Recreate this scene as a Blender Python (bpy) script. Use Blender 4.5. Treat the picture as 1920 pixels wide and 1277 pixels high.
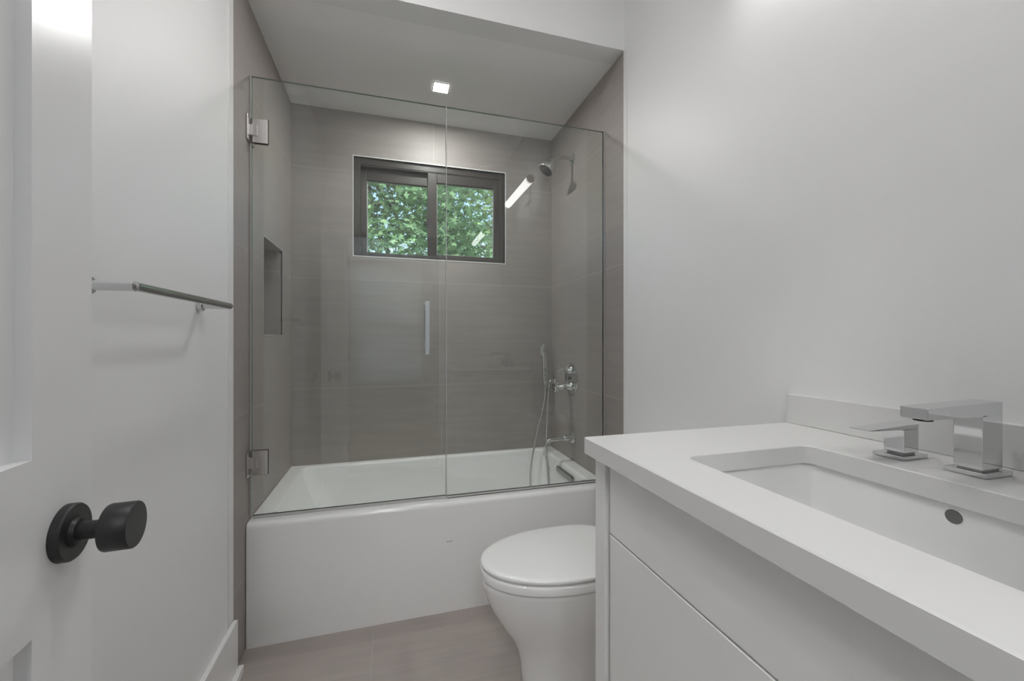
import bpy, bmesh, math, random
import numpy as np
from mathutils import Vector, Matrix

random.seed(7)
PI = math.pi
SC = bpy.context.scene
COL = SC.collection
for o in list(bpy.data.objects):
    bpy.data.objects.remove(o)

# ------------------------------------------------------------------ camera
CAM_H, YAW, FPX = 1.1549, 0.2858, 774.4
cam_data = bpy.data.cameras.new('camera')
cam = bpy.data.objects.new('camera', cam_data)
COL.objects.link(cam)
cam.location = (0, 0, CAM_H)
cam.rotation_euler = (PI / 2, 0, -YAW)
cam_data.sensor_width = 36
cam_data.lens = FPX / 1920 * 36
cam_data.shift_y = -1.5 / 1920
cam_data.clip_start = 0.02
cam_data.clip_end = 200
SC.camera = cam

# ------------------------------------------------------------------ light, exposure
L_SCONCE, L_TUB, L_ROOM, L_HALL_FILL = 10.5, 400.0, 218.0, 60.0
SKY_STRENGTH, SUN_STRENGTH = 0.34, 6.0
SC.view_settings.view_transform = 'Standard'
SC.view_settings.look = 'None'
SC.view_settings.exposure = 0.09
SC.view_settings.gamma = 1.0
SC.view_settings.use_curve_mapping = False
SC.cycles.diffuse_bounces = 8
SC.cycles.max_bounces = 14
SC.cycles.glossy_bounces = 6
SC.cycles.transparent_max_bounces = 16
SC.cycles.caustics_reflective = False
SC.cycles.sample_clamp_indirect = 6.0

world = bpy.data.worlds.new('world')
SC.world = world
world.use_nodes = True
wn = world.node_tree.nodes
wl = world.node_tree.links
bg = wn['Background']
sky = wn.new('ShaderNodeTexSky')
sky.sky_type = 'NISHITA'
sky.sun_disc = False
sky.sun_elevation = math.radians(48)
sky.sun_rotation = math.radians(200)
sky.air_density = 1.3
sky.dust_density = 0.4
wl.new(sky.outputs['Color'], bg.inputs['Color'])
bg.inputs['Strength'].default_value = SKY_STRENGTH

sun_d = bpy.data.lights.new('sun', 'SUN')
sun = bpy.data.objects.new('sun', sun_d)
COL.objects.link(sun)
sun_d.energy = SUN_STRENGTH
sun_d.angle = math.radians(0.6)
sun_d.color = (1.0, 0.96, 0.88)
sun.location = (-4, -6, 9)
sun.rotation_euler = Vector((0.35, 0.75, -0.85)).to_track_quat('-Z', 'Y').to_euler()

# ------------------------------------------------------------------ room dimensions
XL, XR = -0.5201, 0.9999       # side wall faces
YB = 2.497                     # tiled window wall face
YT = 1.6275                    # where paint ends and tile starts
YN = -0.07                     # inside face of the doorway wall
ZA, ZC = 2.445, 2.75           # alcove ceiling, room ceiling
YTUB, YG = 1.758, 1.804        # tub apron, shower glass
ZRIM = 0.465


# ------------------------------------------------------------------ materials
def new_mat(name):
    m = bpy.data.materials.new(name)
    m.use_nodes = True
    nt = m.node_tree
    return m, nt, nt.nodes, nt.links, nt.nodes['Principled BSDF']


def math_node(nt, op, a, b=None, clamp=False):
    n = nt.nodes.new('ShaderNodeMath')
    n.operation = op
    n.use_clamp = clamp
    for i, v in enumerate((a, b)):
        if v is None:
            continue
        if isinstance(v, (int, float)):
            n.inputs[i].default_value = v
        else:
            nt.links.new(v, n.inputs[i])
    return n.outputs[0]


def plain(name, col, rough=0.5, metal=0.0, var=0.03, scale=6.0, bump=0.0, bump_scale=250.0, coat=0.0, spec=0.5):
    m, nt, N, L, p = new_mat(name)
    tc = N.new('ShaderNodeTexCoord')
    nz = N.new('ShaderNodeTexNoise')
    nz.inputs['Scale'].default_value = scale
    nz.inputs['Detail'].default_value = 4
    L.new(tc.outputs['Object'], nz.inputs['Vector'])
    cr = N.new('ShaderNodeMix')
    cr.data_type = 'RGBA'
    cr.inputs[6].default_value = (*[c * (1 - var) for c in col], 1)
    cr.inputs[7].default_value = (*[min(1, c * (1 + var)) for c in col], 1)
    L.new(nz.outputs['Fac'], cr.inputs[0])
    L.new(cr.outputs[2], p.inputs['Base Color'])
    p.inputs['Roughness'].default_value = rough
    p.inputs['Metallic'].default_value = metal
    p.inputs['Specular IOR Level'].default_value = spec
    p.inputs['Coat Weight'].default_value = coat
    if bump:
        n2 = N.new('ShaderNodeTexNoise')
        n2.inputs['Scale'].default_value = bump_scale
        n2.inputs['Detail'].default_value = 2
        L.new(tc.outputs['Object'], n2.inputs['Vector'])
        b = N.new('ShaderNodeBump')
        b.inputs['Strength'].default_value = bump
        b.inputs['Distance'].default_value = 0.002
        L.new(n2.outputs['Fac'], b.inputs['Height'])
        L.new(b.outputs['Normal'], p.inputs['Normal'])
    return m


def tile_mat(name, across, up, a0, aw, b0, bw, col, only_above=None, rough=0.46):
    """large concrete look porcelain: brushed streaks along `across`, thin pale joints."""
    m, nt, N, L, p = new_mat(name)
    g = N.new('ShaderNodeNewGeometry')
    sp = N.new('ShaderNodeSeparateXYZ')
    L.new(g.outputs['Position'], sp.inputs[0])
    A, B = sp.outputs[across], sp.outputs[up]

    def joint(v, o, w, half=0.0013):
        k = math_node(nt, 'DIVIDE', math_node(nt, 'SUBTRACT', v, o), w)
        fr = math_node(nt, 'FRACT', math_node(nt, 'ADD', k, 100.5))
        d = math_node(nt, 'ABSOLUTE', math_node(nt, 'SUBTRACT', fr, 0.5))
        return math_node(nt, 'LESS_THAN', d, half / w), math_node(nt, 'FLOOR', math_node(nt, 'ADD', k, 100.0))
    ja, ia = joint(A, a0, aw)
    jb, ib = joint(B, b0, bw)
    if only_above is not None:
        ja = math_node(nt, 'MULTIPLY', ja, math_node(nt, 'GREATER_THAN', B, only_above))
    j = math_node(nt, 'MAXIMUM', ja, jb)
    cb = N.new('ShaderNodeCombineXYZ')
    L.new(math_node(nt, 'ADD', math_node(nt, 'MULTIPLY', A, 1.1), math_node(nt, 'MULTIPLY', ib, 7.3)), cb.inputs[0])
    L.new(math_node(nt, 'MULTIPLY', B, 13.0), cb.inputs[1])
    L.new(math_node(nt, 'MULTIPLY', ia, 3.1), cb.inputs[2])
    streak = N.new('ShaderNodeTexNoise')
    streak.inputs['Scale'].default_value = 2.2
    streak.inputs['Detail'].default_value = 7
    streak.inputs['Roughness'].default_value = 0.6
    L.new(cb.outputs[0], streak.inputs['Vector'])
    cloud = N.new('ShaderNodeTexNoise')
    cloud.inputs['Scale'].default_value = 2.6
    cloud.inputs['Detail'].default_value = 5
    L.new(g.outputs['Position'], cloud.inputs['Vector'])
    f = math_node(nt, 'ADD', math_node(nt, 'MULTIPLY', streak.outputs['Fac'], 0.5), math_node(nt, 'MULTIPLY', cloud.outputs['Fac'], 0.5))
    ramp = N.new('ShaderNodeValToRGB')
    ramp.color_ramp.elements[0].position = 0.32
    ramp.color_ramp.elements[1].position = 0.68
    ramp.color_ramp.elements[0].color = (*[c * 0.87 for c in col], 1)
    ramp.color_ramp.elements[1].color = (*[c * 1.11 for c in col], 1)
    L.new(f, ramp.inputs[0])
    mx = N.new('ShaderNodeMix')
    mx.data_type = 'RGBA'
    L.new(j, mx.inputs[0])
    L.new(ramp.outputs[0], mx.inputs[6])
    mx.inputs[7].default_value = (0.44, 0.415, 0.39, 1)
    L.new(mx.outputs[2], p.inputs['Base Color'])
    L.new(math_node(nt, 'ADD', math_node(nt, 'MULTIPLY', streak.outputs['Fac'], 0.2), rough - 0.05), p.inputs['Roughness'])
    bp = N.new('ShaderNodeBump')
    bp.inputs['Strength'].default_value = 0.25
    bp.inputs['Distance'].default_value = 0.001
    L.new(math_node(nt, 'SUBTRACT', math_node(nt, 'MULTIPLY', streak.outputs['Fac'], 0.3), j), bp.inputs['Height'])
    L.new(bp.outputs['Normal'], p.inputs['Normal'])
    return m


def glass_mat(name, tint):
    """thin clear pane: straight transmission with Fresnel reflection from each face."""
    m = bpy.data.materials.new(name)
    m.use_nodes = True
    nt = m.node_tree
    N, L = nt.nodes, nt.links
    N.remove(N['Principled BSDF'])
    t = N.new('ShaderNodeBsdfTransparent')
    t.inputs['Color'].default_value = (*tint, 1)
    gl = N.new('ShaderNodeBsdfAnisotropic')
    gl.inputs['Roughness'].default_value = 0.0
    gl.inputs['Color'].default_value = (1, 1, 1, 1)
    lw = N.new('ShaderNodeLayerWeight')
    lw.inputs['Blend'].default_value = 0.5
    f = math_node(nt, 'POWER', lw.outputs['Facing'], 5.0)
    f = math_node(nt, 'ADD', math_node(nt, 'MULTIPLY', f, 0.96), 0.04)
    mix = N.new('ShaderNodeMixShader')
    L.new(f, mix.inputs[0])
    L.new(t.outputs[0], mix.inputs[1])
    L.new(gl.outputs[0], mix.inputs[2])
    L.new(mix.outputs[0], N['Material Output'].inputs['Surface'])
    return m


def emit_mat(name, col, strength):
    m = bpy.data.materials.new(name)
    m.use_nodes = True
    N, L = m.node_tree.nodes, m.node_tree.links
    N.remove(N['Principled BSDF'])
    e = N.new('ShaderNodeEmission')
    e.inputs['Color'].default_value = (*col, 1)
    e.inputs['Strength'].default_value = strength
    L.new(e.outputs[0], N['Material Output'].inputs['Surface'])
    return m


TILE = (0.345, 0.312, 0.295)
M = {
    'paint': plain('wall paint', (0.86, 0.86, 0.865), 0.45, var=0.012, scale=2.0, bump=0.06),
    'hall_paint': plain('blue grey wall paint', (0.36, 0.40, 0.43), 0.6, var=0.02),
    'ceiling': plain('ceiling paint', (0.92, 0.92, 0.92), 0.75, var=0.01),
    'door': plain('door enamel', (0.86, 0.86, 0.865), 0.28, var=0.01, bump=0.05, bump_scale=90),
    'trim': plain('trim enamel', (0.84, 0.84, 0.84), 0.35, var=0.01),
    'acrylic': plain('tub acrylic', (0.89, 0.89, 0.885), 0.10, var=0.008, coat=0.3),
    'ceramic': plain('glazed ceramic', (0.89, 0.89, 0.885), 0.06, var=0.006, coat=0.5),
    'quartz': plain('white quartz', (0.76, 0.757, 0.75), 0.30, var=0.02, scale=3.0),
    'lacquer': plain('cabinet lacquer', (0.88, 0.88, 0.875), 0.38, var=0.01),
    'reveal': plain('cabinet reveal', (0.45, 0.45, 0.45), 0.6),
    'chrome': plain('chrome', (0.70, 0.71, 0.715), 0.05, 1.0, var=0.01),
    'nickel': plain('polished nickel', (0.76, 0.745, 0.74), 0.26, 1.0, var=0.02),
    'black': plain('matte black metal', (0.028, 0.028, 0.029), 0.42, 0.0, var=0.05, spec=0.4),
    'bar': plain('chrome with painted dark reflection', (0.46, 0.46, 0.46), 0.10, 1.0, var=0.01),  # same chrome as the posts, its dark reflection put into the colour
    'cap': plain('lamp end cap', (0.10, 0.10, 0.10), 0.5, 0.0),
    'steel': plain('brushed steel', (0.34, 0.34, 0.34), 0.25, 1.0),
    'face': plain('spray face', (0.05, 0.05, 0.05), 0.25),
    'dark': plain('dark rubber', (0.03, 0.03, 0.03), 0.6),
    'bronze': plain('dark bronze frame', (0.046, 0.039, 0.035), 0.35, 0.0, var=0.05),
    'metal_trim': plain('satin edge trim', (0.62, 0.61, 0.60), 0.35, 0.6),
    'glass': glass_mat('shower glass', (0.945, 0.964, 0.953)),
    'pane': glass_mat('window glass', (0.98, 0.985, 0.98)),
    'glass_edge': plain('polished glass edge', (0.16, 0.22, 0.20), 0.15, 0.0, var=0.1, coat=0.6),
    'joint': plain('polished joint strip', (0.55, 0.57, 0.56), 0.2, 0.3),
    'seal': plain('clear vinyl seal', (0.50, 0.50, 0.49), 0.3),
    'grey': plain('grey print', (0.42, 0.42, 0.43), 0.4),
    'tile_back': tile_mat('wall tile across', 0, 2, 0.246, 1.22, 0.275, 0.61, TILE, only_above=2.105),
    'tile_side': tile_mat('wall tile side', 1, 2, 1.30, 1.22, 0.275, 0.61, TILE),
    'tile_floor': tile_mat('floor tile', 0, 1, -0.065, 1.22, 1.518, 0.61, (0.40, 0.355, 0.33), rough=0.38),
    'wood': plain('hall floor', (0.22, 0.15, 0.10), 0.4, var=0.2, scale=4),
    'lawn': plain('lawn', (0.06, 0.11, 0.03), 0.9, var=0.3, scale=1.0),
    'bark': plain('bark', (0.09, 0.07, 0.05), 0.9, var=0.3, scale=8),
    'sconce_glow': emit_mat('sconce diffuser', (1.0, 0.988, 0.972), L_SCONCE),
    'tub_glow': emit_mat('downlight lens', (1.0, 0.988, 0.972), L_TUB),
    'room_glow': emit_mat('room downlight lens', (1.0, 0.988, 0.975), L_ROOM),
    'hall_fill': emit_mat('added hall fill', (1.0, 0.988, 0.975), L_HALL_FILL),
}


def leaf_mat(name, dark, light):
    m, nt, N, L, p = new_mat(name)
    g = N.new('ShaderNodeNewGeometry')
    ramp = N.new('ShaderNodeValToRGB')
    ramp.color_ramp.elements[0].color = (*dark, 1)
    ramp.color_ramp.elements[1].color = (*light, 1)
    L.new(g.outputs['Random Per Island'], ramp.inputs[0])
    L.new(ramp.outputs[0], p.inputs['Base Color'])
    p.inputs['Roughness'].default_value = 0.55
    tr = N.new('ShaderNodeBsdfTranslucent')
    L.new(ramp.outputs[0], tr.inputs['Color'])
    mix = N.new('ShaderNodeMixShader')
    mix.inputs[0].default_value = 0.38
    L.new(p.outputs[0], mix.inputs[1])
    L.new(tr.outputs[0], mix.inputs[2])
    L.new(mix.outputs[0], N['Material Output'].inputs['Surface'])
    return m


def blind_mat():
    m, nt, N, L, p = new_mat('blind fabric')
    p.inputs['Base Color'].default_value = (.62, .70, .74, 1)
    p.inputs['Roughness'].default_value = .9
    tr = N.new('ShaderNodeBsdfTranslucent')
    tr.inputs['Color'].default_value = (.55, .66, .72, 1)
    mix = N.new('ShaderNodeMixShader')
    mix.inputs[0].default_value = .5
    L.new(p.outputs[0], mix.inputs[1])
    L.new(tr.outputs[0], mix.inputs[2])
    L.new(mix.outputs[0], N['Material Output'].inputs['Surface'])
    return m


M['blind'] = blind_mat()

# ------------------------------------------------------------------ object helpers
MW = {}


def world_matrix(o):
    return MW.get(o.name, Matrix.Identity(4))


def tag(o, label=None, cat=None, group=None, kind=None):
    for k, v in (('label', label), ('category', cat), ('group', group), ('kind', kind)):
        if v:
            o[k] = v
    return o


def thing(name, label, cat, loc=(0, 0, 0), rz=0.0, group=None, kind=None):
    o = bpy.data.objects.new(name, None)
    COL.objects.link(o)
    o.empty_display_size = 0.05
    o.location = loc
    o.rotation_euler = (0, 0, rz)
    MW[o.name] = Matrix.Translation(loc) @ Matrix.Rotation(rz, 4, 'Z')
    return tag(o, label, cat, group, kind)


def obj(name, bm, mats, parent=None, bevel=0.0, segs=2, smooth=35, local=False, subsurf=0):
    """links bm as one mesh object; bm is in world space unless local."""
    bmesh.ops.recalc_face_normals(bm, faces=bm.faces)
    me = bpy.data.meshes.new(name)
    if parent is not None and not local:
        bm.transform(world_matrix(parent).inverted())
    if smooth:
        for e in bm.edges:
            e.smooth = not (len(e.link_faces) == 2 and e.calc_face_angle(0) > math.radians(smooth))
        for f in bm.faces:
            f.smooth = True
    bm.to_mesh(me)
    bm.free()
    if not isinstance(mats, (list, tuple)):
        mats = [mats]
    for m in mats:
        me.materials.append(m)
    o = bpy.data.objects.new(name, me)
    COL.objects.link(o)
    if parent is not None:
        o.parent = parent
        MW[o.name] = world_matrix(parent)
    if bevel:
        b = o.modifiers.new('bevel', 'BEVEL')
        b.width = bevel
        b.segments = segs
        b.limit_method = 'ANGLE'
        b.angle_limit = math.radians(40)
        b.harden_normals = True
    if subsurf:
        s = o.modifiers.new('subdivision', 'SUBSURF')
        s.levels = s.render_levels = subsurf
    return o


def box(bm, x0, x1, y0, y1, z0, z1, mi=0):
    vs = [bm.verts.new((x, y, z)) for x in (x0, x1) for y in (y0, y1) for z in (z0, z1)]
    fs = []
    for q in ((0, 1, 3, 2), (4, 6, 7, 5), (0, 4, 5, 1), (2, 3, 7, 6), (0, 2, 6, 4), (1, 5, 7, 3)):
        f = bm.faces.new([vs[i] for i in q])
        f.material_index = mi
        fs.append(f)
    return fs


def B(*boxes):
    bm = bmesh.new()
    for b in boxes:
        box(bm, *b)
    return bm


def loft(bm, loops, cap0=True, cap1=True, closed=True, mi=0):
    rings = [[bm.verts.new(p) for p in lp] for lp in loops]
    for a, b in zip(rings, rings[1:]):
        n = len(a)
        for i in range(n if closed else n - 1):
            f = bm.faces.new((a[i], a[(i + 1) % n], b[(i + 1) % n], b[i]))
            f.material_index = mi
    if cap0:
        bm.faces.new(list(reversed(rings[0]))).material_index = mi
    if cap1:
        bm.faces.new(rings[-1]).material_index = mi
    return rings


def rrect(x0, x1, y0, y1, z, r, n=8):
    r = max(1e-4, min(r, (x1 - x0) / 2 - 1e-4, (y1 - y0) / 2 - 1e-4))
    pts = []
    for cx, cy, a0 in ((x1 - r, y1 - r, 0), (x0 + r, y1 - r, 90), (x0 + r, y0 + r, 180), (x1 - r, y0 + r, 270)):
        for i in range(n + 1):
            a = math.radians(a0 + 90 * i / n)
            pts.append((cx + r * math.cos(a), cy + r * math.sin(a), z))
    return pts


def frame_of(d):
    d = Vector(d).normalized()
    ref = Vector((0, 0, 1)) if abs(d.z) < 0.9 else Vector((1, 0, 0))
    u = d.cross(ref).normalized()
    return d, u, u.cross(d).normalized()


def turned(bm, base, axis, prof, seg=32, mi=0, cap0=True, cap1=True):
    """a solid of revolution about axis from base; prof = [(distance along, radius), ...]."""
    d, u, v = frame_of(axis)
    base = Vector(base)
    loops = []
    for h, r in prof:
        c = base + d * h
        loops.append([tuple(c + (u * math.cos(t) + v * math.sin(t)) * max(r, 1e-4)) for t in [2 * PI * k / seg for k in range(seg)]])
    loft(bm, loops, cap0, cap1, mi=mi)


def bend(pts, r, n=8):
    """rounds the corners of a polyline."""
    P_ = [Vector(p) for p in pts]
    out = [P_[0]]
    for a, b, c in zip(P_, P_[1:], P_[2:]):
        d0, d1 = (a - b), (c - b)
        k = min(r, d0.length * 0.49, d1.length * 0.49)
        s, e = b + d0.normalized() * k, b + d1.normalized() * k
        for i in range(n + 1):
            t = i / n
            out.append(s * (1 - t) ** 2 + b * 2 * t * (1 - t) + e * t * t)
    out.append(P_[-1])
    return out


def spline(pts, n=10):
    P_ = [Vector(p) for p in pts]
    P_ = [P_[0] * 2 - P_[1]] + P_ + [P_[-1] * 2 - P_[-2]]
    out = []
    for i in range(1, len(P_) - 2):
        for k in range(n):
            t = k / n
            a, b, c, d = P_[i - 1:i + 3]
            out.append(0.5 * ((2 * b) + (c - a) * t + (2 * a - 5 * b + 4 * c - d) * t * t + (3 * b - 3 * c + d - a) * t ** 3))
    out.append(P_[-2])
    return out


def tube(bm, pts, r, seg=14, mi=0):
    pts = [Vector(p) for p in pts]
    rr = r if callable(r) else (lambda t: r)
    d, u, v = frame_of(pts[1] - pts[0])
    loops = []
    for i, p in enumerate(pts):
        t = pts[min(i + 1, len(pts) - 1)] - pts[max(i - 1, 0)]
        t.normalize()
        u = (u - t * u.dot(t)).normalized()
        v = t.cross(u)
        q = rr(i / (len(pts) - 1))
        loops.append([tuple(p + (u * math.cos(a) + v * math.sin(a)) * q) for a in [2 * PI * k / seg for k in range(seg)]])
    loft(bm, loops, mi=mi)


def struct(name, bm, m, parent=None, **k):
    return tag(obj(name, bm, m, parent, **k), kind='structure')


def wall_with_hole(bm, plane, x0, x1, y0, y1, z0, z1, h0, h1, g0, g1):
    """a slab with one rectangular hole; plane 'y' = hole spans x (h0..h1), plane 'x' = hole spans y."""
    if plane == 'y':
        box(bm, x0, h0, y0, y1, z0, z1)
        box(bm, h1, x1, y0, y1, z0, z1)
        box(bm, h0, h1, y0, y1, z0, g0)
        box(bm, h0, h1, y0, y1, g1, z1)
    else:
        box(bm, x0, x1, y0, h0, z0, z1)
        box(bm, x0, x1, h1, y1, z0, z1)
        box(bm, x0, x1, h0, h1, z0, g0)
        box(bm, x0, x1, h0, h1, g1, z1)


# ================================================================== THE ROOM
T = 0.13
struct('floor', B((XL - T, XR + T, YN - T, YB + T, -0.08, 0.0)), M['tile_floor'])
struct('ceiling', B((XL - T, XR + T, YN - T, YT + 0.02, ZC, ZC + 0.08)), M['ceiling'])
struct('ceiling_alcove', B((XL, XR, YT + 0.10, YB, ZA, ZA + 0.06)), M['ceiling'])
struct('wall_header', B((XL, XR, YT, YT + 0.10, ZA, ZC)), M['paint'])
struct('wall_left', B((XL - T, XL, YN - T, YT, 0, ZC)), M['paint'])
struct('wall_right', B((XR, XR + T, YN - T, YT, 0, ZC)), M['paint'])
struct('wall_right_alcove', B((XR, XR + T, YT, YB, 0, ZC)), M['tile_side'])

# tiled left side with the recessed shampoo niche
NY0, NY1, NZ0, NZ1, ND = 1.988, 2.303, 1.178, 1.597, 0.09
bm = bmesh.new()
wall_with_hole(bm, 'x', XL - T, XL, YT, YB, 0, ZC, NY0, NY1, NZ0, NZ1)
box(bm, XL - T, XL - ND, NY0, NY1, NZ0, NZ1)
struct('wall_left_alcove', bm, M['tile_side'])
bm = bmesh.new()
for a in ((NY0 - .005, NY1 + .005, NZ0 - .005, NZ0), (NY0 - .005, NY1 + .005, NZ1, NZ1 + .005), (NY0 - .005, NY0, NZ0, NZ1), (NY1, NY1 + .005, NZ0, NZ1)):
    box(bm, XL - 0.004, XL + 0.0015, a[0], a[1], a[2], a[3])
struct('trim_3', bm, M['metal_trim'])

# window wall
WX0, WX1, WZ0, WZ1 = -0.201, 0.688, 1.633, 2.197
bm = bmesh.new()
wall_with_hole(bm, 'y', XL - T, XR + T, YB, YB + T, 0, ZC, WX0, WX1, WZ0, WZ1)
struct('wall_back', bm, M['tile_back'])
bm = bmesh.new()
for a in ((WX0 - .005, WX1 + .005, WZ0 - .005, WZ0), (WX0 - .005, WX1 + .005, WZ1, WZ1 + .005), (WX0 - .005, WX0, WZ0, WZ1), (WX1, WX1 + .005, WZ0, WZ1)):
    box(bm, a[0], a[1], YB - 0.002, YB + 0.012, a[2], a[3])
struct('trim_4', bm, M['trim'])

# doorway wall, the doorway behind the camera
DX0, DX1, DZ = -0.345, 0.425, 2.045
bm = bmesh.new()
wall_with_hole(bm, 'y', XL - T, XR + T, YN - T, YN, 0, ZC, DX0 - .02, DX1 + .02, 0.0, DZ + .02)
struct('wall_front', bm, M['paint'])
bm = bmesh.new()
for y0, y1 in ((YN, YN + 0.014), (YN - T - 0.014, YN - T)):
    box(bm, DX0 - .085, DX0 - .005, y0, y1, 0.0, DZ + .085)
    if y0 < YN - 0.05:
        box(bm, DX1 + .005, DX1 + .085, y0, y1, 0.0, DZ + .085)
    box(bm, DX0 - .005, DX1 + .085, y0, y1, DZ + .005, DZ + .085)
box(bm, DX0 - .02, DX0, YN - T, YN, 0, DZ + .02)
box(bm, DX1, DX1 + .02, YN - T, YN, 0, DZ + .02)
box(bm, DX0, DX1, YN - T, YN, DZ, DZ + .02)
struct('trim_5', bm, M['trim'])

# painted edge strips where drywall meets tile, base boards
struct('trim_1', B((XL, XL + 0.003, 1.585, YT + 0.001, 0.195, ZC)), M['trim'], bevel=0.001)
struct('trim_2', B((XR - 0.003, XR, 1.600, YT + 0.001, 0.0, ZA)), M['trim'], bevel=0.001)
bm = B((XL, XL + 0.015, YN, 1.635, 0.0, 0.19))
box(bm, XL + 0.015, XL + 0.032, YN, 1.64, 0.0, 0.028)
struct('baseboard_left', bm, M['trim'], bevel=0.003)
struct('baseboard_right', B((XR - 0.015, XR, 0.83, 1.62, 0.0, 0.19)), M['trim'], bevel=0.003)

# room beyond the doorway, with its own window
HY0, HX0, HX1 = -2.1, -1.5, 1.7
struct('floor_hall', B((HX0, HX1, HY0, YN - T, -0.08, 0.0)), M['wood'])
struct('ceiling_hall', B((HX0, HX1, HY0, YN - T, ZC, ZC + 0.08)), M['ceiling'])
bm = bmesh.new()
wall_with_hole(bm, 'y', HX0 - T, HX1 + T, HY0 - T, HY0, 0, ZC, -0.48, 0.38, 0.62, 2.18)
struct('wall_hall_far', bm, M['hall_paint'])
struct('wall_hall_left', B((HX0 - T, HX0, HY0, YN - T, 0, ZC)), M['hall_paint'])
struct('wall_hall_right', B((HX1, HX1 + T, HY0, YN - T, 0, ZC)), M['hall_paint'])
struct('wall_hall_near', B((HX0, XL - T, YN - T, YN - T + 0.05, 0, ZC), (XR + T, HX1, YN - T, YN - T + 0.05, 0, ZC)), M['hall_paint'])
w2 = thing('window_2', None, None, (-0.05, HY0, 0.62), kind='structure')
bm = bmesh.new()
for x0, x1, z0, z1 in ((-.48, -.43, .62, 2.18), (.33, .38, .62, 2.18), (-.43, .33, .62, .67), (-.43, .33, 2.13, 2.18), (-.43, .33, 1.375, 1.425)):
    box(bm, x0, x1, HY0 - .09, HY0 - .03, z0, z1)
obj('window_frame', bm, M['trim'], w2)
obj('window_pane', B((-.43, .33, HY0 - .062, HY0 - .058, .67, 2.13)), M['pane'], w2)

bld = thing('roller_blind', 'pale roller blind drawn over the window beyond the doorway', 'blind', (-.05, HY0, 2.2))
obj('blind_fabric', B((-.50, .40, HY0 + .012, HY0 + .0135, .60, 2.19)), M['blind'], bld)
bm = bmesh.new()
turned(bm, (-.50, HY0 + .030, 2.20), (1, 0, 0), [(0, .02), (.90, .02)], 20)
obj('blind_roller', bm, M['trim'], bld)

# ------------------------------------------------------------------ window over the tub
w1 = thing('window_1', None, None, ((WX0 + WX1) / 2, YB, WZ0), kind='structure')
FY0, FY1 = YB + 0.012, YB + 0.085
bm = bmesh.new()
fw = 0.034
for x0, x1, z0, z1 in ((WX0, WX0 + fw, WZ0, WZ1), (WX1 - fw, WX1, WZ0, WZ1), (WX0 + fw, WX1 - fw, WZ0, WZ0 + fw * .55), (WX0 + fw, WX1 - fw, WZ1 - fw * 1.1, WZ1)):
    box(bm, x0, x1, FY0, FY1, z0, z1)
# track ribs along head and sill
for z in (WZ1 - fw * 1.1 - .006, WZ0 + fw * .55):
    box(bm, WX0 + fw, WX1 - fw, FY0 + .004, FY0 + .010, z, z + .006)
    box(bm, WX0 + fw, WX1 - fw, FY0 + .034, FY0 + .040, z, z + .006)
obj('window_frame', bm, M['bronze'], w1, bevel=0.0015)


def sash(x0, x1, z0, z1, y0, y1, ws, wt, name):
    bm = bmesh.new()
    box(bm, x0, x0 + ws[0], y0, y1, z0, z1)
    box(bm, x1 - ws[1], x1, y0, y1, z0, z1)
    box(bm, x0 + ws[0], x1 - ws[1], y0, y1, z0, z0 + wt[0])
    box(bm, x0 + ws[0], x1 - ws[1], y0, y1, z1 - wt[1], z1)
    s = obj(name, bm, M['bronze'], w1, bevel=0.002)
    ym = (y0 + y1) / 2
    obj('window_pane', B((x0 + ws[0] - .003, x1 - ws[1] + .003, ym - .002, ym + .002, z0 + wt[0] - .003, z1 - wt[1] + .003)), M['pane'], s, smooth=0)
    g = bmesh.new()
    a = .004
    for q in ((x0 + ws[0], x0 + ws[0] + a, z0 + wt[0], z1 - wt[1]), (x1 - ws[1] - a, x1 - ws[1], z0 + wt[0], z1 - wt[1]),
              (x0 + ws[0], x1 - ws[1], z0 + wt[0], z0 + wt[0] + a), (x0 + ws[0], x1 - ws[1], z1 - wt[1] - a, z1 - wt[1])):
        box(g, q[0], q[1], ym + .003, ym + .007, q[2], q[3])
    obj('glazing_bead', g, M['metal_trim'], s)
    return s


sash(WX0 + fw, 0.268, WZ0 + .019, WZ1 - .037, YB + .048, YB + .078, (.034, .038), (.006, .075), 'window_sash')
sr = sash(0.213, WX1 - fw, WZ0 + .019, WZ1 - .037, YB + .018, YB + .044, (.054, .034), (.015, .06), 'window_sash')
bm = B((0.206, 0.213, YB + .020, YB + .034, 1.83, 1.90))
box(bm, 0.199, 0.207, YB + .018, YB + .03, 1.845, 1.865)
obj('window_latch', bm, M['dark'], sr, bevel=0.002)

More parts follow.
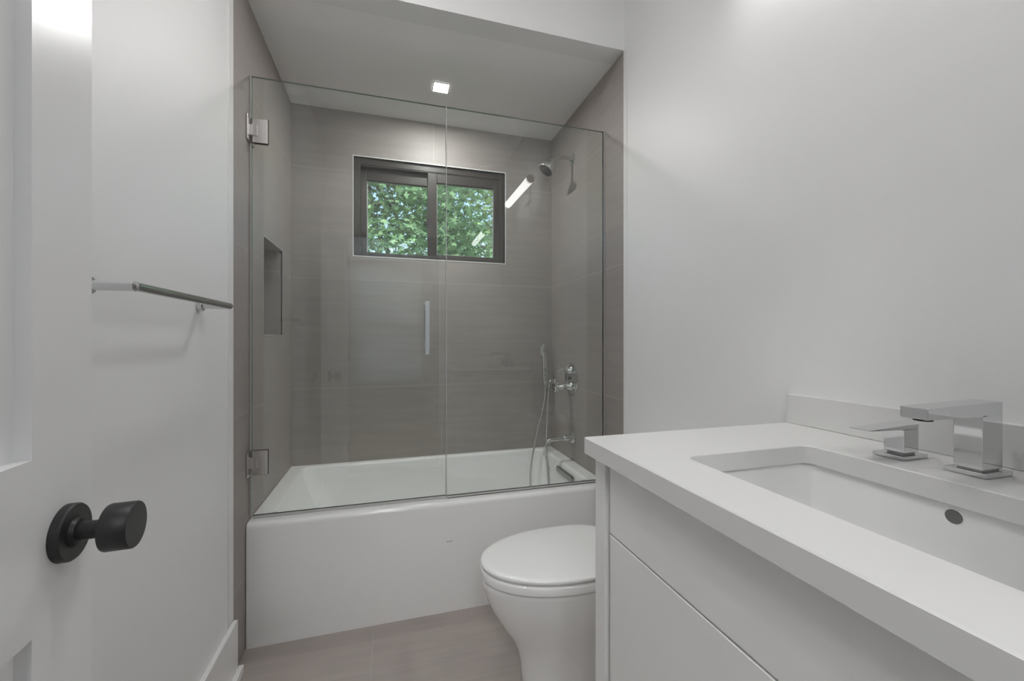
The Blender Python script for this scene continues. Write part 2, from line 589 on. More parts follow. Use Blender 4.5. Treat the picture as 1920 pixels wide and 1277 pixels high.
# ------------------------------------------------------------------ open door with black knob
UX, UY = -0.0703, 0.9975
KX, KY, KZ = -0.3926, 0.657, 0.912
HX, HY = KX - .73 * UX, KY - .73 * UY
door = thing('door_1', None, None, (HX, HY, 0), math.atan2(UY, UX), kind='structure')
DW, DT, ST = 0.785, 0.035, 0.112
bm = bmesh.new()
box(bm, 0, ST, 0, DT, .01, 2.035)
box(bm, DW - ST, DW, 0, DT, .01, 2.035)
for z0, z1 in ((.01, .23), (.816, 1.0185), (1.925, 2.035)):
    box(bm, ST, DW - ST, 0, DT, z0, z1)
for z0, z1 in ((.23, .816), (1.0185, 1.925)):
    box(bm, ST, DW - ST, .0155, DT - .0155, z0, z1)
obj('door_leaf', bm, M['door'], door, local=True)
for side, sgn in ((0, -1), (DT, 1)):
    kb = bmesh.new()
    turned(kb, (.73, side, KZ), (0, sgn, 0), [(0, .0350), (.0085, .0350), (.0105, .0335), (.0105, .018), (.0150, .0165), (.016, .0112), (.042, .0112)], 48)
    ros = obj('knob_rosette', kb, M['black'], door, local=True)
    kb = bmesh.new()
    if sgn < 0:
        turned(kb, (.73, side, KZ), (0, sgn, 0), [(.038, .0112), (.0405, .024), (.042, .0285), (.044, .0295), (.0700, .0295), (.0715, .0285)], 56)
    else:
        turned(kb, (.73, side, KZ), (0, sgn, 0), [(.038, .0112), (.042, .0285), (.060, .0295), (.0615, .0285)], 48)
    obj('door_knob', kb, M['black'], door, local=True)
for z in (.25, 1.02, 1.80):
    obj('door_hinge', (lambda b: (turned(b, (-.004, -.004, z - .045), (0, 0, 1), [(0, .006), (.09, .006)], 16), b)[1])(bmesh.new()), M['black'], door, local=True)

# ================================================================== BATHTUB
tub = thing('bathtub', 'white alcove bathtub with flat apron, set between the tiled walls under the window', 'bathtub', (0.24, 2.12, 0))
bm = bmesh.new()
g = 0.002
X0, X1, Y0, Y1 = XL + g, XR - g, YTUB, YB - g
loops = [rrect(X0, X1, Y0, Y1, 0.0, .002)]
loops.append(rrect(X0, X1, Y0, Y1, ZRIM - .022, .002))
for k in range(1, 6):      # rounded front lip
    a = PI / 2 * k / 5
    q = .020 * (1 - math.cos(a))
    loops.append(rrect(X0, X1, Y0 + q, Y1, ZRIM - .020 + .020 * math.sin(a), .002))
ix0, ix1, iy0, iy1 = X0 + .072, X1 - .072, Y0 + .088, Y1 - .036
for k in range(0, 6):      # rounded inner lip
    a = PI / 2 * k / 5
    q = .016 * math.sin(a)
    loops.append(rrect(ix0 + q - .016, ix1 - q + .016, iy0 + q - .016, iy1 - q + .016, ZRIM - .016 * (1 - math.cos(a)), .055))
for z, l, r, f, rad in ((.40, .018, .006, .008, .07), (.30, .060, .014, .016, .09), (.20, .110, .026, .026, .11), (.14, .150, .040, .036, .12), (.11, .185, .058, .052, .12), (.098, .23, .085, .078, .11), (.094, .30, .12, .11, .09)):
    loops.append(rrect(ix0 + l, ix1 - r, iy0 + f, iy1 - f, z, rad))
loft(bm, loops, cap0=True, cap1=True)
shell = obj('tub_shell', bm, M['acrylic'], tub, smooth=50)
bm = bmesh.new()
ring = []
ox = ix1 - .0045
for dx, ins in ((0, 0), (-.008, 0), (-.011, .003)):
    pts = []
    for i in range(33):
        a = PI / 2 + PI * i / 32
        pts.append((ox + dx, 1.998 + (.016 - ins) * math.cos(a), .418 + (.016 - ins) * math.sin(a)))
    for i in range(33):
        a = -PI / 2 + PI * i / 32
        pts.append((ox + dx, 2.190 + (.016 - ins) * math.cos(a), .418 + (.016 - ins) * math.sin(a)))
    ring.append(pts)
loft(bm, ring)
obj('overflow_cover', bm, M['steel'], tub)
bm = bmesh.new()
turned(bm, (.70, 2.10, .0935), (0, 0, 1), [(0, .035), (.004, .035), (.006, .030), (.010, .028), (.012, .02)], 32)
obj('drain_stopper', bm, M['chrome'], tub)
# faint moulded maker's mark on the apron
bm = bmesh.new()
for i, (w, h) in enumerate(((.004, .006), (.003, .004), (.004, .004), (.003, .005), (.004, .005))):
    x = .2285 + i * .0048
    box(bm, x, x + w, YTUB - .0006, YTUB + .0002, .298 - h / 2, .298 + h / 2)
obj('badge', bm, M['grey'], tub)['label'] = 'tiny grey maker mark on the apron'

# ================================================================== SHOWER GLASS
XJ = 0.233
ZG0, ZG1 = 0.472, 2.168


def pane(name, x0, x1, z0, z1, parent):
    bm = bmesh.new()
    fs = box(bm, x0, x1, YG, YG + 0.0095, z0, z1)
    for f in fs:
        f.normal_update()
        f.material_index = 0 if abs(f.normal.y) > 0.5 else 1
    return obj(name, bm, [M['glass'], M['glass_edge']], parent, smooth=0)


sd = thing('shower_door', 'clear glass swinging shower door hinged on the tiled wall beside the niche', 'shower door', (XL, YG, ZG0))
pane('glass_panel', XL + .008, XJ - .003, ZG0 + .006, ZG1, sd)
for zc in (1.958, 0.682):
    bm = B((XL + .0005, XL + .006, YG - .040, YG + .050, zc - .047, zc + .047))          # wall plate
    box(bm, XL + .006, XL + .030, YG - .011, YG + .0205, zc - .021, zc + .021)            # knuckle
    h = obj('hinge', bm, M['nickel'], sd, bevel=0.0015)
    bm = B((XL + .012, XL + .064, YG - .0065, YG - .0005, zc - .046, zc + .046))
    box(bm, XL + .012, XL + .064, YG + .010, YG + .016, zc - .046, zc + .046)
    obj('clamp_plate', bm, M['nickel'], h, bevel=0.0012)
    bm = B((XL + .010, XL + .066, YG - .0006, YG + .0001, zc - .048, zc + .048))
    obj('gasket', bm, M['dark'], h)
# square pull, back to back through the glass
bm = bmesh.new()
for s in (-1, 1):
    yo = YG - .046 if s < 0 else YG + .0095 + .030
    yi0, yi1 = (yo, yo + .016)
    box(bm, .139, .157, yi0, yi1, 1.092, 1.316)
    for z in (1.108, 1.284):
        if s < 0:
            box(bm, .139, .157, yo + .016, YG, z, z + .016)
        else:
            box(bm, .139, .157, YG + .0095, yo, z, z + .016)
obj('pull_handle', bm, M['nickel'], sd, bevel=0.0015)
obj('sweep_seal', B((XL + .010, XJ - .004, YG + .001, YG + .0085, ZRIM + .0015, ZG0 + .006)), M['seal'], sd)
obj('edge_seal', B((XL + .0012, XL + .0075, YG + .002, YG + .0078, ZG0 + .006, .634), (XL + .0012, XL + .0075, YG + .002, YG + .0078, .73, 1.91), (XL + .0012, XL + .0075, YG + .002, YG + .0078, 2.006, ZG1)), M['seal'], sd)

obj('joint_seal', B((XJ - .0028, XJ + .0008, YG - .0012, YG + .0102, ZG0 - .002, ZG1)), M['joint'], sd)

sp = thing('shower_glass_panel', 'fixed clear glass screen standing on the tub rim nearest the shower valve', 'glass screen', ((XJ + XR) / 2, YG, ZG0))
pane('glass_panel', XJ + .001, XR - .006, ZG0, ZG1, sp)
obj('bottom_channel', B((XJ + .002, XR - .003, YG - .003, YG, ZRIM + .0005, ZRIM + .010), (XJ + .002, XR - .003, YG + .0095, YG + .0125, ZRIM + .0005, ZRIM + .010), (XJ + .002, XR - .003, YG - .003, YG + .0125, ZRIM + .0005, ZRIM + .003)), M['nickel'], sp)
obj('wall_channel', B((XR - .006, XR - .0005, YG - .003, YG + .0125, ZRIM + .010, ZG1 + .002)), M['metal_trim'], sp)

# ================================================================== SHOWER FITTINGS
SY = 2.169
sh = thing('showerhead', 'chrome shower head on a bent arm high on the tiled wall', 'shower head', (XR, SY, 2.187))
bm = bmesh.new()
turned(bm, (XR - .0005, SY, 2.187), (-1, 0, 0), [(0, .031), (.004, .031), (.010, .024), (.016, .0135), (.020, .0105)], 40)
obj('wall_flange', bm, M['chrome'], sh)
hd = Vector((-.60, 0, -.80)).normalized()
joint_p = Vector((.876, SY, 2.160))
bm = bmesh.new()
tube(bm, bend([(XR - .012, SY, 2.187), (.930, SY, 2.193), tuple(joint_p)], .05, 12), .0102, 18)
obj('shower_arm', bm, M['chrome'], sh)
bm = bmesh.new()
turned(bm, joint_p - hd * .006, hd, [(0, .012), (.004, .0135), (.012, .0135), (.014, .010), (.018, .010), (.020, .0125), (.034, .0125), (.036, .016), (.046, .020), (.050, .034), (.055, .0455), (.073, .0470), (.076, .0455)], 48)
hb = obj('spray_head', bm, M['chrome'], sh)
bm = bmesh.new()
turned(bm, joint_p + hd * .0700, hd, [(0, .041), (.0012, .041)], 40)
d, u, v = frame_of(hd)
for rr, cnt in ((.010, 6), (.021, 12), (.032, 18)):
    for k in range(cnt):
        a = 2 * PI * k / cnt
        turned(bm, joint_p + hd * .071 + (u * math.cos(a) + v * math.sin(a)) * rr, hd, [(0, .0016), (.002, .001)], 6)
obj('nozzle_plate', bm, M['face'], hb)
bm = bmesh.new()
turned(bm, joint_p + hd * .064 + v * .0 + u * .046, u, [(0, .005), (.012, .004)], 12)
obj('spray_lever', bm, M['chrome'], hb)

VY, VZ = 2.184, 0.930
va = thing('shower_valve', 'round chrome valve plate with two cross handles on the tiled wall', 'shower valve', (XR, VY, VZ))
bm = bmesh.new()
turned(bm, (XR - .0005, VY, VZ), (-1, 0, 0), [(0, .089), (.004, .089), (.0065, .086), (.0075, .080), (.0075, .0001)], 64)
obj('escutcheon', bm, M['chrome'], va)
for hz, rot, ln in ((VZ + .048, 0.02, .070), (VZ - .044, 0.60, .090)):
    bm = bmesh.new()
    turned(bm, (XR - .0075, VY, hz), (-1, 0, 0), [(0, .026), (.003, .026), (.008, .022), (ln * .45, .0195), (ln * .75, .0165), (ln - .012, .0105), (ln + .006, .0100), (ln + .010, .006)], 32)
    hh = obj('valve_handle', bm, M['chrome'], va)
    for k in range(4):
        a = rot + PI / 2 * k
        dv = Vector((0, math.cos(a), math.sin(a)))
        bm = bmesh.new()
        turned(bm, Vector((XR - .0075 - ln + .004, VY, hz)), dv, [(.004, .0050), (.024, .0042), (.030, .0058), (.034, .0058), (.036, .004)], 14)
        obj('spoke', bm, M['chrome'], hh)
bm = bmesh.new()
turned(bm, (XR - .0075, VY + .008, VZ + .002), (-1, 0, 0), [(0, .0085), (.006, .0085), (.008, .006)], 20)
obj('plate_button', bm, M['dark'], va)

ts = thing('tub_spout', 'curved chrome tub spout on the tiled wall below the valve plate', 'tub spout', (XR, SY, .596))
bm = bmesh.new()
turned(bm, (XR - .0005, SY, .596), (-1, 0, 0), [(0, .033), (.005, .033), (.009, .029), (.010, .021), (.050, .0165), (.056, .0150), (.060, .0125)], 40)
obj('wall_flange', bm, M['chrome'], ts)
bm = bmesh.new()
tube(bm, bend([(XR - .05, SY, .596), (.832, SY, .590), (.832, SY, .508)], .060, 14), .0115, 20)
obj('spout_pipe', bm, M['chrome'], ts)

HYW = 2.432
hhld = thing('hand_shower_holder', 'small chrome wall bracket cradling the stick hand shower', 'bracket', (XR, HYW, .900))
bm = bmesh.new()
turned(bm, (XR - .0005, HYW, .895), (-1, 0, 0), [(0, .025), (.006, .025), (.010, .022), (.012, .013), (.030, .012)], 32)
obj('wall_flange', bm, M['chrome'], hhld)
bm = bmesh.new()
tube(bm, bend([(XR - .028, HYW, .895), (.965, HYW, .895), (.958, HYW, .866)], .012, 6), .0095, 16)
turned(bm, (.958, HYW, .868), (0, 0, -1), [(0, .0105), (.012, .0105), (.014, .008)], 18)
box(bm, .950, .968, HYW - .006, HYW + .006, .886, .898)
obj('outlet_elbow', bm, M['chrome'], hhld)
bm = bmesh.new()
turned(bm, (.933, HYW, .880), (0, 0, 1), [(0, .0192), (.024, .0200), (.024, .0185), (0, .0178), (0, .0192)], 24, cap0=False, cap1=False)
obj('cradle', bm, M['chrome'], hhld)

hs = thing('hand_shower', 'slim chrome stick hand shower with a metal hose hanging into the tub', 'hand shower', (.933, HYW, .88))
bm = bmesh.new()
WA = Vector((-.035, 0, 1)).normalized()
wb = Vector((.933, HYW, .872))
dz = []
for s, w in ((0, .010), (.03, .0145), (.034, .0155), (.185, .0155), (.187, .0140), (.190, .0140), (.192, .0155), (.252, .0155), (.256, .013)):
    c = wb + WA * s
    dz.append([(c.x + x - 0, c.y + y, c.z) for x, y, _ in rrect(-w, w, -w * .85, w * .85, 0, w * .35, 4)])
loft(bm, dz)
wand = obj('wand', bm, M['chrome'], hs, smooth=40)
bm = B((.933 - .0262, .933 - .0212, HYW - .008, HYW + .008, 1.06, 1.115))
obj('spray_face', bm, M['grey'], hs)
bm = bmesh.new()
turned(bm, wb + WA * .002, (0, 0, -1), [(0, .0095), (.018, .0095), (.022, .006)], 16)
obj('hose_nut', bm, M['chrome'], hs)
bm = bmesh.new()
path = spline([(.933, HYW, .852), (.930, HYW - .002, .80), (.906, HYW - .015, .70), (.875, HYW - .022, .60), (.826, HYW - .05, .42), (.800, HYW - .10, .30), (.805, HYW - .14, .21), (.83, HYW - .17, .155), (.865, HYW - .175, .14), (.898, HYW - .16, .165), (.906, HYW - .13, .26), (.908, HYW - .095, .40), (.9085, HYW - .07, .475), (.925, HYW - .045, .60), (.945, HYW - .012, .75), (.958, HYW, .835), (.958, HYW, .8525)], 14)
tube(bm, path, .0058, 12)
hose_m = plain('ribbed hose', (0.48, 0.48, 0.47), 0.3, 1.0)
nt = hose_m.node_tree
wv = nt.nodes.new('ShaderNodeTexWave')
wv.bands_direction = 'Z'
wv.inputs['Scale'].default_value = 90
tcn = nt.nodes.new('ShaderNodeNewGeometry')
nt.links.new(tcn.outputs['Position'], wv.inputs['Vector'])
bpn = nt.nodes.new('ShaderNodeBump')
bpn.inputs['Strength'].default_value = .5
bpn.inputs['Distance'].default_value = .001
nt.links.new(wv.outputs['Fac'], bpn.inputs['Height'])
nt.links.new(bpn.outputs['Normal'], nt.nodes['Principled BSDF'].inputs['Normal'])
obj('hose', bm, hose_m, hs)

# ================================================================== TOWEL BAR
tb = thing('towel_bar', 'polished chrome towel bar on the painted wall behind the open door', 'towel bar', (XL, 1.136, 1.25))
bx, zb = XL + .076, 1.2515
y0b, y1b = .910, 1.366
bm = bmesh.new()
tube(bm, [(bx, y0b - .0001, zb), (bx, y1b, zb)], .0085, 24)
turned(bm, (bx, y1b, zb), (0, 1, 0), [(0, .0085), (.004, .0082), (.007, .006), (.0085, .002)], 24)
turned(bm, (bx, y0b, zb), (0, -1, 0), [(0, .0085), (.004, .0082), (.007, .006), (.0085, .002)], 24)
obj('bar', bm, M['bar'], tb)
for y in (y0b, y1b):
    bm = bmesh.new()
    turned(bm, (XL + .0005, y, zb), (1, 0, 0), [(0, .0165), (.010, .0165), (.012, .015), (.012, .0090), (.076, .0090)], 32)
    obj('post', bm, M['chrome'], tb)

# ================================================================== TOILET
TY = 1.322
toi = thing('toilet', 'white skirted toilet with closed lid between the vanity and the bathtub', 'toilet', (.65, TY, 0))


def egg(xf, xb, half, z, n=56, sq=2.3, yoff=0.0):
    """front at xf (towards -X), squarish back at xb."""
    pts = []
    cx = xf + (xb - xf) * .56
    for i in range(n):
        a = 2 * PI * i / n
        c, s = math.cos(a), math.sin(a)
        if c < 0:
            x = cx + (cx - xf) * (-1) * abs(c) ** 1.0
            y = half * math.copysign(abs(s) ** .96, s)
        else:
            x = cx + (xb - cx) * abs(c) ** (2 / 3.4)
            y = half * math.copysign(abs(s) ** (2 / 2.6), s)
        pts.append((x, TY + y + yoff, z))
    return pts


bm = bmesh.new()
prof = [  # z, front x, back x, half width
    (.000, .425, .985, .112), (.004, .421, .988, .115), (.040, .422, .988, .114), (.085, .417, .988, .116), (.130, .404, .988, .122),
    (.165, .386, .988, .130), (.200, .362, .988, .139), (.235, .340, .988, .148), (.270, .320, .988, .157), (.300, .306, .988, .164), (.330, .296, .988, .169),
    (.352, .290, .988, .172), (.364, .288, .988, .173), (.371, .291, .987, .170), (.374, .300, .98, .162)]
loft(bm, [egg(f, b, h, z) for z, f, b, h in prof])
obj('bowl', bm, M['ceramic'], toi, smooth=60)
bm = bmesh.new()
loft(bm, [egg(f, b, h, z) for z, f, b, h in ((.3785, .296, .80, .167), (.382, .285, .805, .178), (.403, .283, .805, .180), (.4070, .285, .805, .178), (.4085, .292, .80, .171))])
obj('seat', bm, M['ceramic'], toi, smooth=60)
bm = bmesh.new()
loft(bm, [egg(f, b, h, z) for z, f, b, h in ((.4130, .294, .805, .170), (.4150, .286, .81, .178), (.422, .284, .81, .180), (.4265, .286, .81, .178), (.4290, .292, .805, .172), (.4300, .305, .79, .160), (.4305, .36, .74, .11))])
obj('lid', bm, M['ceramic'], toi, smooth=60)
for s in (-1, 1):
    bm = bmesh.new()
    turned(bm, (.812, TY + s * .075 - .02, .3905), (0, 1, 0), [(0, .010), (.04, .010)], 20)
    obj('lid_hinge', bm, M['ceramic'], toi)
bm = bmesh.new()
loft(bm, [rrect(.828 - q, .994, TY - .175 - q, TY + .175 + q, z, .03) for z, q in ((.375, -.01), (.385, 0), (.52, .002), (.668, .004))])
obj('tank', bm, M['ceramic'], toi, smooth=50)
bm = bmesh.new()
loft(bm, [rrect(.822 + q, .996, TY - .182 + q, TY + .182 - q, z, .032) for z, q in ((.670, .003), (.673, 0), (.692, 0), (.698, .003), (.701, .012))])
obj('tank_lid', bm, M['ceramic'], toi, smooth=50)
bm = bmesh.new()
turned(bm, (.90, TY, .7005), (0, 0, 1), [(0, .024), (.004, .024), (.006, .020)], 32)
obj('flush_button', bm, M['chrome'], toi)

# ================================================================== VANITY
CX, CY0, CY1, CZ0, CZ1 = .407, .022, .824, .907, .942
van = thing('vanity_cabinet', 'white flat-front drawer vanity cabinet under the quartz counter', 'vanity', (.71, .42, 0))
FX = .427
bm = bmesh.new()
box(bm, FX + .002, .984, .772, .814, 0.0, CZ0 - .001)      # end panel nearest the toilet
box(bm, FX + .002, .984, .032, .074, 0.0, CZ0 - .001)
box(bm, .974, .984, .074, .772, 0.06, .80)                 # back
box(bm, FX + .022, .974, .074, .772, .085, .103)           # bottom
box(bm, FX + .022, .040 + FX, .074, .772, 0.0, .085)       # plinth
box(bm, FX + .024, FX + .040, .074, .772, .865, CZ0 - .001)
obj('carcass', bm, M['lacquer'], van, bevel=0.001)
for z0, z1 in ((.7575, .898), (.445, .7535), (.108, .441)):
    bm = B((FX + .006, FX + .024, .077, .759, z0, z1))
    dr = obj('drawer', bm, M['lacquer'], van, bevel=0.0012)
    bm = B((FX + .0245, .88, .09, .75, z0 + .012, z0 + .022), (FX + .0245, .88, .09, .102, z0 + .022, min(z1 - .03, z0 + .10)), (FX + .0245, .88, .738, .75, z0 + .022, min(z1 - .03, z0 + .10)))
    obj('drawer_box', bm, M['reveal'], dr)

# counter with the basin cut-out
ctop = thing('countertop', 'white quartz counter slab with a basin cut-out and low backsplash', 'countertop', (.70, .42, CZ0))
SX0, SX1, SY0, SY1 = .514, .808, .178, .634
bm = bmesh.new()
n = 8
X1C = XR - .001
out = rrect(CX, X1C, CY0, CY1, 0, .0015, n)
inn = rrect(SX0, SX1, SY0, SY1, 0, .022, n)
e = .0022


def ofs(pts, x0, x1, y0, y1, d):
    cx, cy = (x0 + x1) / 2, (y0 + y1) / 2
    return [(p[0] + (d if p[0] < cx else -d), p[1] + (d if p[1] < cy else -d)) for p in pts]


def ring_at(pts2, z):
    return [(p[0], p[1], z) for p in pts2]


o0 = [(p[0], p[1]) for p in out]
i0 = [(p[0], p[1]) for p in inn]
oe = ofs(o0, CX, X1C, CY0, CY1, e)
ie = ofs(i0, SX0, SX1, SY0, SY1, -e * .7)
seq = [ring_at(i0, CZ0), ring_at(i0, CZ1 - e * .7), ring_at(ie, CZ1), ring_at(oe, CZ1), ring_at(o0, CZ1 - e), ring_at(o0, CZ0), ring_at(i0, CZ0)]
loft(bm, seq, cap0=False, cap1=False)
obj('counter_slab', bm, M['quartz'], ctop, smooth=30)
obj('backsplash', B((.980, XR - .001, CY0, CY1, CZ1 + .0003, 1.0155)), M['quartz'], ctop, bevel=0.0015)

snk = thing('sink_basin', 'white rectangular undermount sink basin set into the counter', 'sink', (.66, .43, .79))
bm = bmesh.new()
bz = CZ0 - .0015
q = .010
lp = [rrect(SX0 - q - .02, SX1 + q + .02, SY0 - q - .02, SY1 + q + .02, bz - .012, .04), rrect(SX0 - q - .02, SX1 + q + .02, SY0 - q - .02, SY1 + q + .02, bz, .04),
      rrect(SX0 - q, SX1 + q, SY0 - q, SY1 + q, bz, .032), rrect(SX0 - q + .002, SX1 + q - .002, SY0 - q + .002, SY1 + q - .002, bz - .004, .034)]
for z, i, r in ((-.06, .006, .04), (-.105, .014, .05), (-.125, .028, .06), (-.136, .050, .06), (-.140, .085, .05)):
    lp.append(rrect(SX0 - q + i, SX1 + q - i, SY0 - q + i, SY1 + q - i, bz + z, r))
lp.append(rrect(.66 - .03, .66 + .03, .43 - .03, .43 + .03, bz - .143, .029))
loft(bm, lp, cap0=False, cap1=True)
thick = bmesh.new()
snk_o = obj('basin', bm, M['ceramic'], snk, smooth=50)
bm = bmesh.new()
OX = SX1 + q - .0035
oc = Vector((OX, .409, .8885))
# round overflow: a lipped ring, and a disc coloured as the hole's shade
turned(bm, oc + Vector((.002, 0, 0)), (-1, 0, 0), [(0, .0125), (.0022, .0122), (.0032, .0105)], 32, cap0=False, cap1=False)
obj('overflow_ring', bm, M['ceramic'], snk)
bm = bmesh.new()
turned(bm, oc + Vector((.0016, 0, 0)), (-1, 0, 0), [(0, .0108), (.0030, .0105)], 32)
obj('overflow_hole_shade', bm, plain('overflow shade', (.16, .16, .155), .5), snk)
bm = bmesh.new()
turned(bm, (.66, .43, bz - .1432), (0, 0, 1), [(0, .022), (.003, .022), (.004, .018), (.0055, .016)], 32)
obj('drain', bm, M['chrome'], snk)
thick.free()

# faucet: spout and two levers, all squared chrome
fs_ = thing('faucet', 'tall square chrome faucet spout standing behind the sink basin', 'faucet', (.90, .425, CZ1))
z = CZ1 + .0003
obj('base_plate', B((.868, .934, .398, .450, z, z + .0075)), M['chrome'], fs_, bevel=0.0012)
bm = B((.8765, .9265, .4065, .4415, z + .0095, 1.038))
obj('spout_body', bm, M['chrome'], fs_, bevel=0.0012)
obj('collar', B((.8795, .9235, .4095, .4385, z + .0075, z + .0095)), M['steel'], fs_)
bm = bmesh.new()
# arm: wedge that thins towards the outlet
xa, xb2 = .752, .9265
ys0, ys1 = .4065, .4415
v8 = [(xa, 1.0365), (xa, 1.0535), (xb2, 1.0570), (xb2, 1.0385), (.88, 1.0345)]
fa = [bm.verts.new((x, ys0, zz)) for x, zz in v8]
fb = [bm.verts.new((x, ys1, zz)) for x, zz in v8]
bm.faces.new(fa)
bm.faces.new(list(reversed(fb)))
for i in range(5):
    bm.faces.new((fa[i], fa[(i + 1) % 5], fb[(i + 1) % 5], fb[i]))
obj('spout_arm', bm, M['chrome'], fs_, bevel=0.0012)
bm = bmesh.new()
turned(bm, (.772, .424, 1.0363), (0, 0, -1), [(0, .0115), (.0035, .0115), (.004, .009)], 28)
obj('aerator', bm, M['dark'], fs_)


def lever(yc, label):
    t = thing('sink_tap', label, 'faucet handle', (.893, yc, CZ1), group='square chrome sink levers')
    obj('base_plate', B((.861, .927, yc - .024, yc + .024, z, z + .0065)), M['chrome'], t, bevel=0.0012)
    obj('collar', B((.882, .911, yc - .013, yc + .013, z + .0065, z + .0095)), M['steel'], t)
    obj('handle_body', B((.878, .9155, yc - .0165, yc + .0165, z + .0095, .9935)), M['chrome'], t, bevel=0.0012)
    bm = bmesh.new()
    pr = [(.790, .9965), (.790, .9978), (.878, 1.0015), (.9155, 1.0030), (.9155, .9937), (.878, .9937)]
    a = [bm.verts.new((x, yc - .0165, zz)) for x, zz in pr]
    b = [bm.verts.new((x, yc + .0165, zz)) for x, zz in pr]
    bm.faces.new(a)
    bm.faces.new(list(reversed(b)))
    for i in range(6):
        bm.faces.new((a[i], a[(i + 1) % 6], b[(i + 1) % 6], b[i]))
    obj('lever', bm, M['chrome'], t, bevel=0.0008)


lever(.525, 'square chrome faucet lever on the counter between spout and toilet end')
lever(.304, 'square chrome faucet lever on the counter on the doorway side of the spout')

# ================================================================== LIGHT FIXTURES, ADDED HALL FILL
def downlight(x, y, zc, half, glow, label, name='ceiling_light'):
    t = thing(name, label, 'ceiling light', (x, y, zc), group='square ceiling lights')
    bm = bmesh.new()
    for a in ((x - half - .007, x + half + .007, y - half - .007, y - half), (x - half - .007, x + half + .007, y + half, y + half + .007),
              (x - half - .007, x - half, y - half, y + half), (x + half, x + half + .007, y - half, y + half)):
        box(bm, a[0], a[1], a[2], a[3], zc - .004, zc - .0005)
    obj('light_trim', bm, M['trim'], t)
    obj('light_lens', B((x - half, x + half, y - half, y + half, zc - .0030, zc - .0012)), glow, t, smooth=0)
    return t


tl = downlight(.247, 2.128, ZA, .036, M['tub_glow'], 'small square recessed light in the ceiling above the bathtub')
sl = bpy.data.lights.new('tub_beam', 'SPOT')          # the fixture's own downward beam
slo = bpy.data.objects.new('tub_beam', sl)
COL.objects.link(slo)
slo.parent = tl
slo.location = (0, 0, -.006)
sl.energy = 24
sl.spot_size = math.radians(76)
sl.spot_blend = .7
sl.shadow_soft_size = .03
sl.color = (1.0, .985, .96)
downlight(-.12, .90, ZC, .045, M['room_glow'], 'square recessed light in the ceiling before the shower glass')
downlight(-.45, -1.15, ZC, .15, M['hall_fill'], 'large square fill light added beyond the doorway, nearer the door')  # unseen hall pair, added to brighten the lower room through the doorway
downlight(-.15, -1.78, ZC, .15, M['hall_fill'], 'large square fill light added beyond the doorway, nearer the far window')

sc_ = thing('wall_sconce', 'long tubular bar light mounted high over the vanity', 'wall light', (XR, .65, 2.258))
sx, sz, sr_ = .920, 2.258, .0275
ya, yb_ = .372, .930
bm = bmesh.new()
a0, a1 = math.radians(24), math.radians(336)        # opening faces the wall (+X)
arc = [a0 + (a1 - a0) * k / 28 for k in range(29)]
loft(bm, [[(sx + sr_ * math.cos(a), y, sz + sr_ * math.sin(a)) for a in arc] for y in (ya, yb_)], False, False, closed=True)
obj('diffuser', bm, M['sconce_glow'], sc_)
bm = B((sx + sr_ * .86, sx + sr_ * 1.04, ya, yb_, sz - .012, sz + .012))
obj('back_channel', bm, M['nickel'], sc_)
for y, dd in ((ya, -1), (yb_, 1)):
    bm = bmesh.new()
    turned(bm, (sx, y, sz), (0, dd, 0), [(0, sr_ + .001), (.006, sr_ + .001), (.007, sr_ - .001)], 32)
    obj('end_cap', bm, M['cap'], sc_)
bm = B((sx + sr_ * 1.0, XR - .018, .635, .675, sz - .012, sz + .012), (XR - .018, XR - .0005, .60, .71, sz - .075, sz + .03))
obj('wall_mount', bm, M['trim'], sc_, bevel=0.002)

# ================================================================== OUTSIDE
struct('ground', B((-40, 40, -30, 60, -3.6, -3.5)), M['lawn'])


def leaf_outline():
    pts = []
    lobes = [(-150, .55), (-128, .34), (-100, .72), (-74, .40), (-45, .95), (-22, .48), (0, 1.15), (22, .48), (45, .95), (74, .40), (100, .72), (128, .34), (150, .55)]
    for a, r in lobes:
        t = math.radians(a)
        pts.append((r * math.sin(t), r * math.cos(t)))
    return np.array(pts)


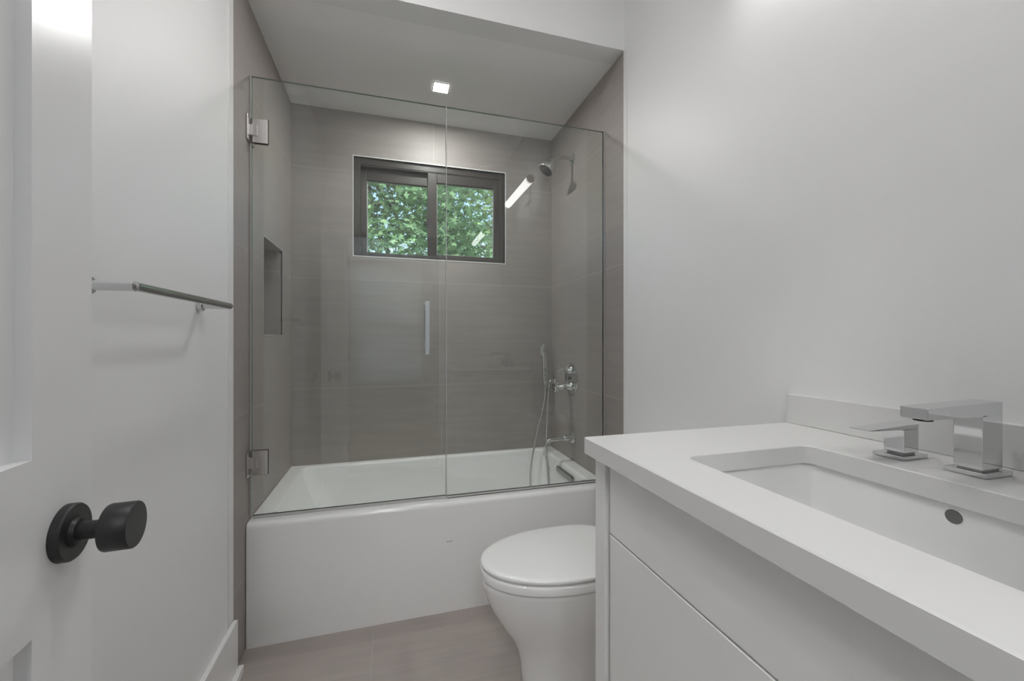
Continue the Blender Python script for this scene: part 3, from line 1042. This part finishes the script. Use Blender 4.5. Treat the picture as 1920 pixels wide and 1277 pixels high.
def tree(name, label, trunk, crown, radii, n_leaf, size, mat_leaf, seed, n_clump=60):
    rng = np.random.default_rng(seed)
    t = thing(name, label, 'tree', (trunk[0], trunk[1], -3.5))
    c = np.array(crown)
    R = np.array(radii)
    bm = bmesh.new()
    top = Vector(crown)
    tube(bm, spline([(trunk[0], trunk[1], -3.52), (trunk[0] + .05, trunk[1], -1.5), tuple((Vector((trunk[0], trunk[1], 0)) + top * 1.0) * .5), tuple(top + Vector((0, 0, radii[2] * .6)))], 6), lambda s: .17 * (1 - s) + .03, 10)
    clumps = []
    for k in range(n_clump):
        d = rng.normal(size=3)
        d /= np.linalg.norm(d)
        p = c + d * R * rng.uniform(.35, 1.0) ** .6
        clumps.append(p)
        if k % 16 == 3:
            s = c + np.array([0, 0, -radii[2] * .3 + radii[2] * .7 * rng.random()])
            mid = (s + p) / 2 + rng.normal(size=3) * .12
            tube(bm, spline([tuple(s), tuple(mid), tuple(p)], 4), lambda q: .035 * (1 - q) + .006, 6)
    wood = obj('trunk', bm, M['bark'], t)
    clumps = np.array(clumps)
    lo = leaf_outline()
    nv = len(lo) + 1
    idx = rng.integers(0, n_clump, n_leaf)
    pos = clumps[idx] + rng.normal(size=(n_leaf, 3)) * np.array([.34, .34, .20]) * (R.mean() / 1.8)
    sc = size * rng.uniform(.55, 1.15, n_leaf)
    nrm = rng.normal(size=(n_leaf, 3)) * .6 + np.array([-.1, -.25, .9])
    nrm /= np.linalg.norm(nrm, axis=1)[:, None]
    ref = rng.normal(size=(n_leaf, 3))
    u_ = np.cross(nrm, ref)
    u_ /= np.linalg.norm(u_, axis=1)[:, None]
    v_ = np.cross(nrm, u_)
    fold = -0.22 * np.abs(lo[:, 0]) - .10 * np.maximum(lo[:, 1], 0) ** 2
    V = (pos[:, None, :] + sc[:, None, None] * (lo[None, :, 0:1] * u_[:, None, :] + lo[None, :, 1:2] * v_[:, None, :] + fold[None, :, None] * nrm[:, None, :]))
    V = np.concatenate([pos[:, None, :], V], axis=1).reshape(-1, 3)
    V -= np.array([trunk[0], trunk[1], -3.5])
    m_ = len(lo)
    base = np.arange(n_leaf)[:, None, None] * nv
    tri = np.array([[0, i + 1, i + 2] for i in range(m_ - 1)])[None]
    F = (base + tri).reshape(-1, 3)
    me = bpy.data.meshes.new('foliage')
    me.vertices.add(len(V))
    me.vertices.foreach_set('co', V.astype(np.float32).ravel())
    me.loops.add(F.size)
    me.loops.foreach_set('vertex_index', F.astype(np.int32).ravel())
    me.polygons.add(len(F))
    me.polygons.foreach_set('loop_start', (np.arange(len(F)) * 3).astype(np.int32))
    me.update(calc_edges=True)
    me.materials.append(mat_leaf)
    o = bpy.data.objects.new('foliage', me)
    COL.objects.link(o)
    o.parent = t
    return t


tree('maple_tree', 'bright green broad-leaved tree close outside the window, filling the sliding sash side', (-.8, 6.4), (-.3, 6.4, 3.0), (1.6, .9, 1.9), 9500, .085, leaf_mat('maple leaves', (.11, .22, .10), (.34, .54, .28)), 3, 110)
tree('hedge_tree', 'low yellow-green bushy tree behind the broad-leaved one', (3.0, 9.4), (2.5, 9.4, 3.0), (2.0, .9, 1.6), 5500, .085, leaf_mat('pale leaves', (.08, .15, .035), (.26, .38, .12)), 5, 90)
tree('shade_tree', 'darker tree with open branches farther back beyond the window', (4.6, 12.4), (3.3, 12.4, 5.6), (3.0, 1.1, 2.6), 6000, .11, leaf_mat('shade tree leaves', (.04, .085, .025), (.15, .26, .08)), 11, 100)
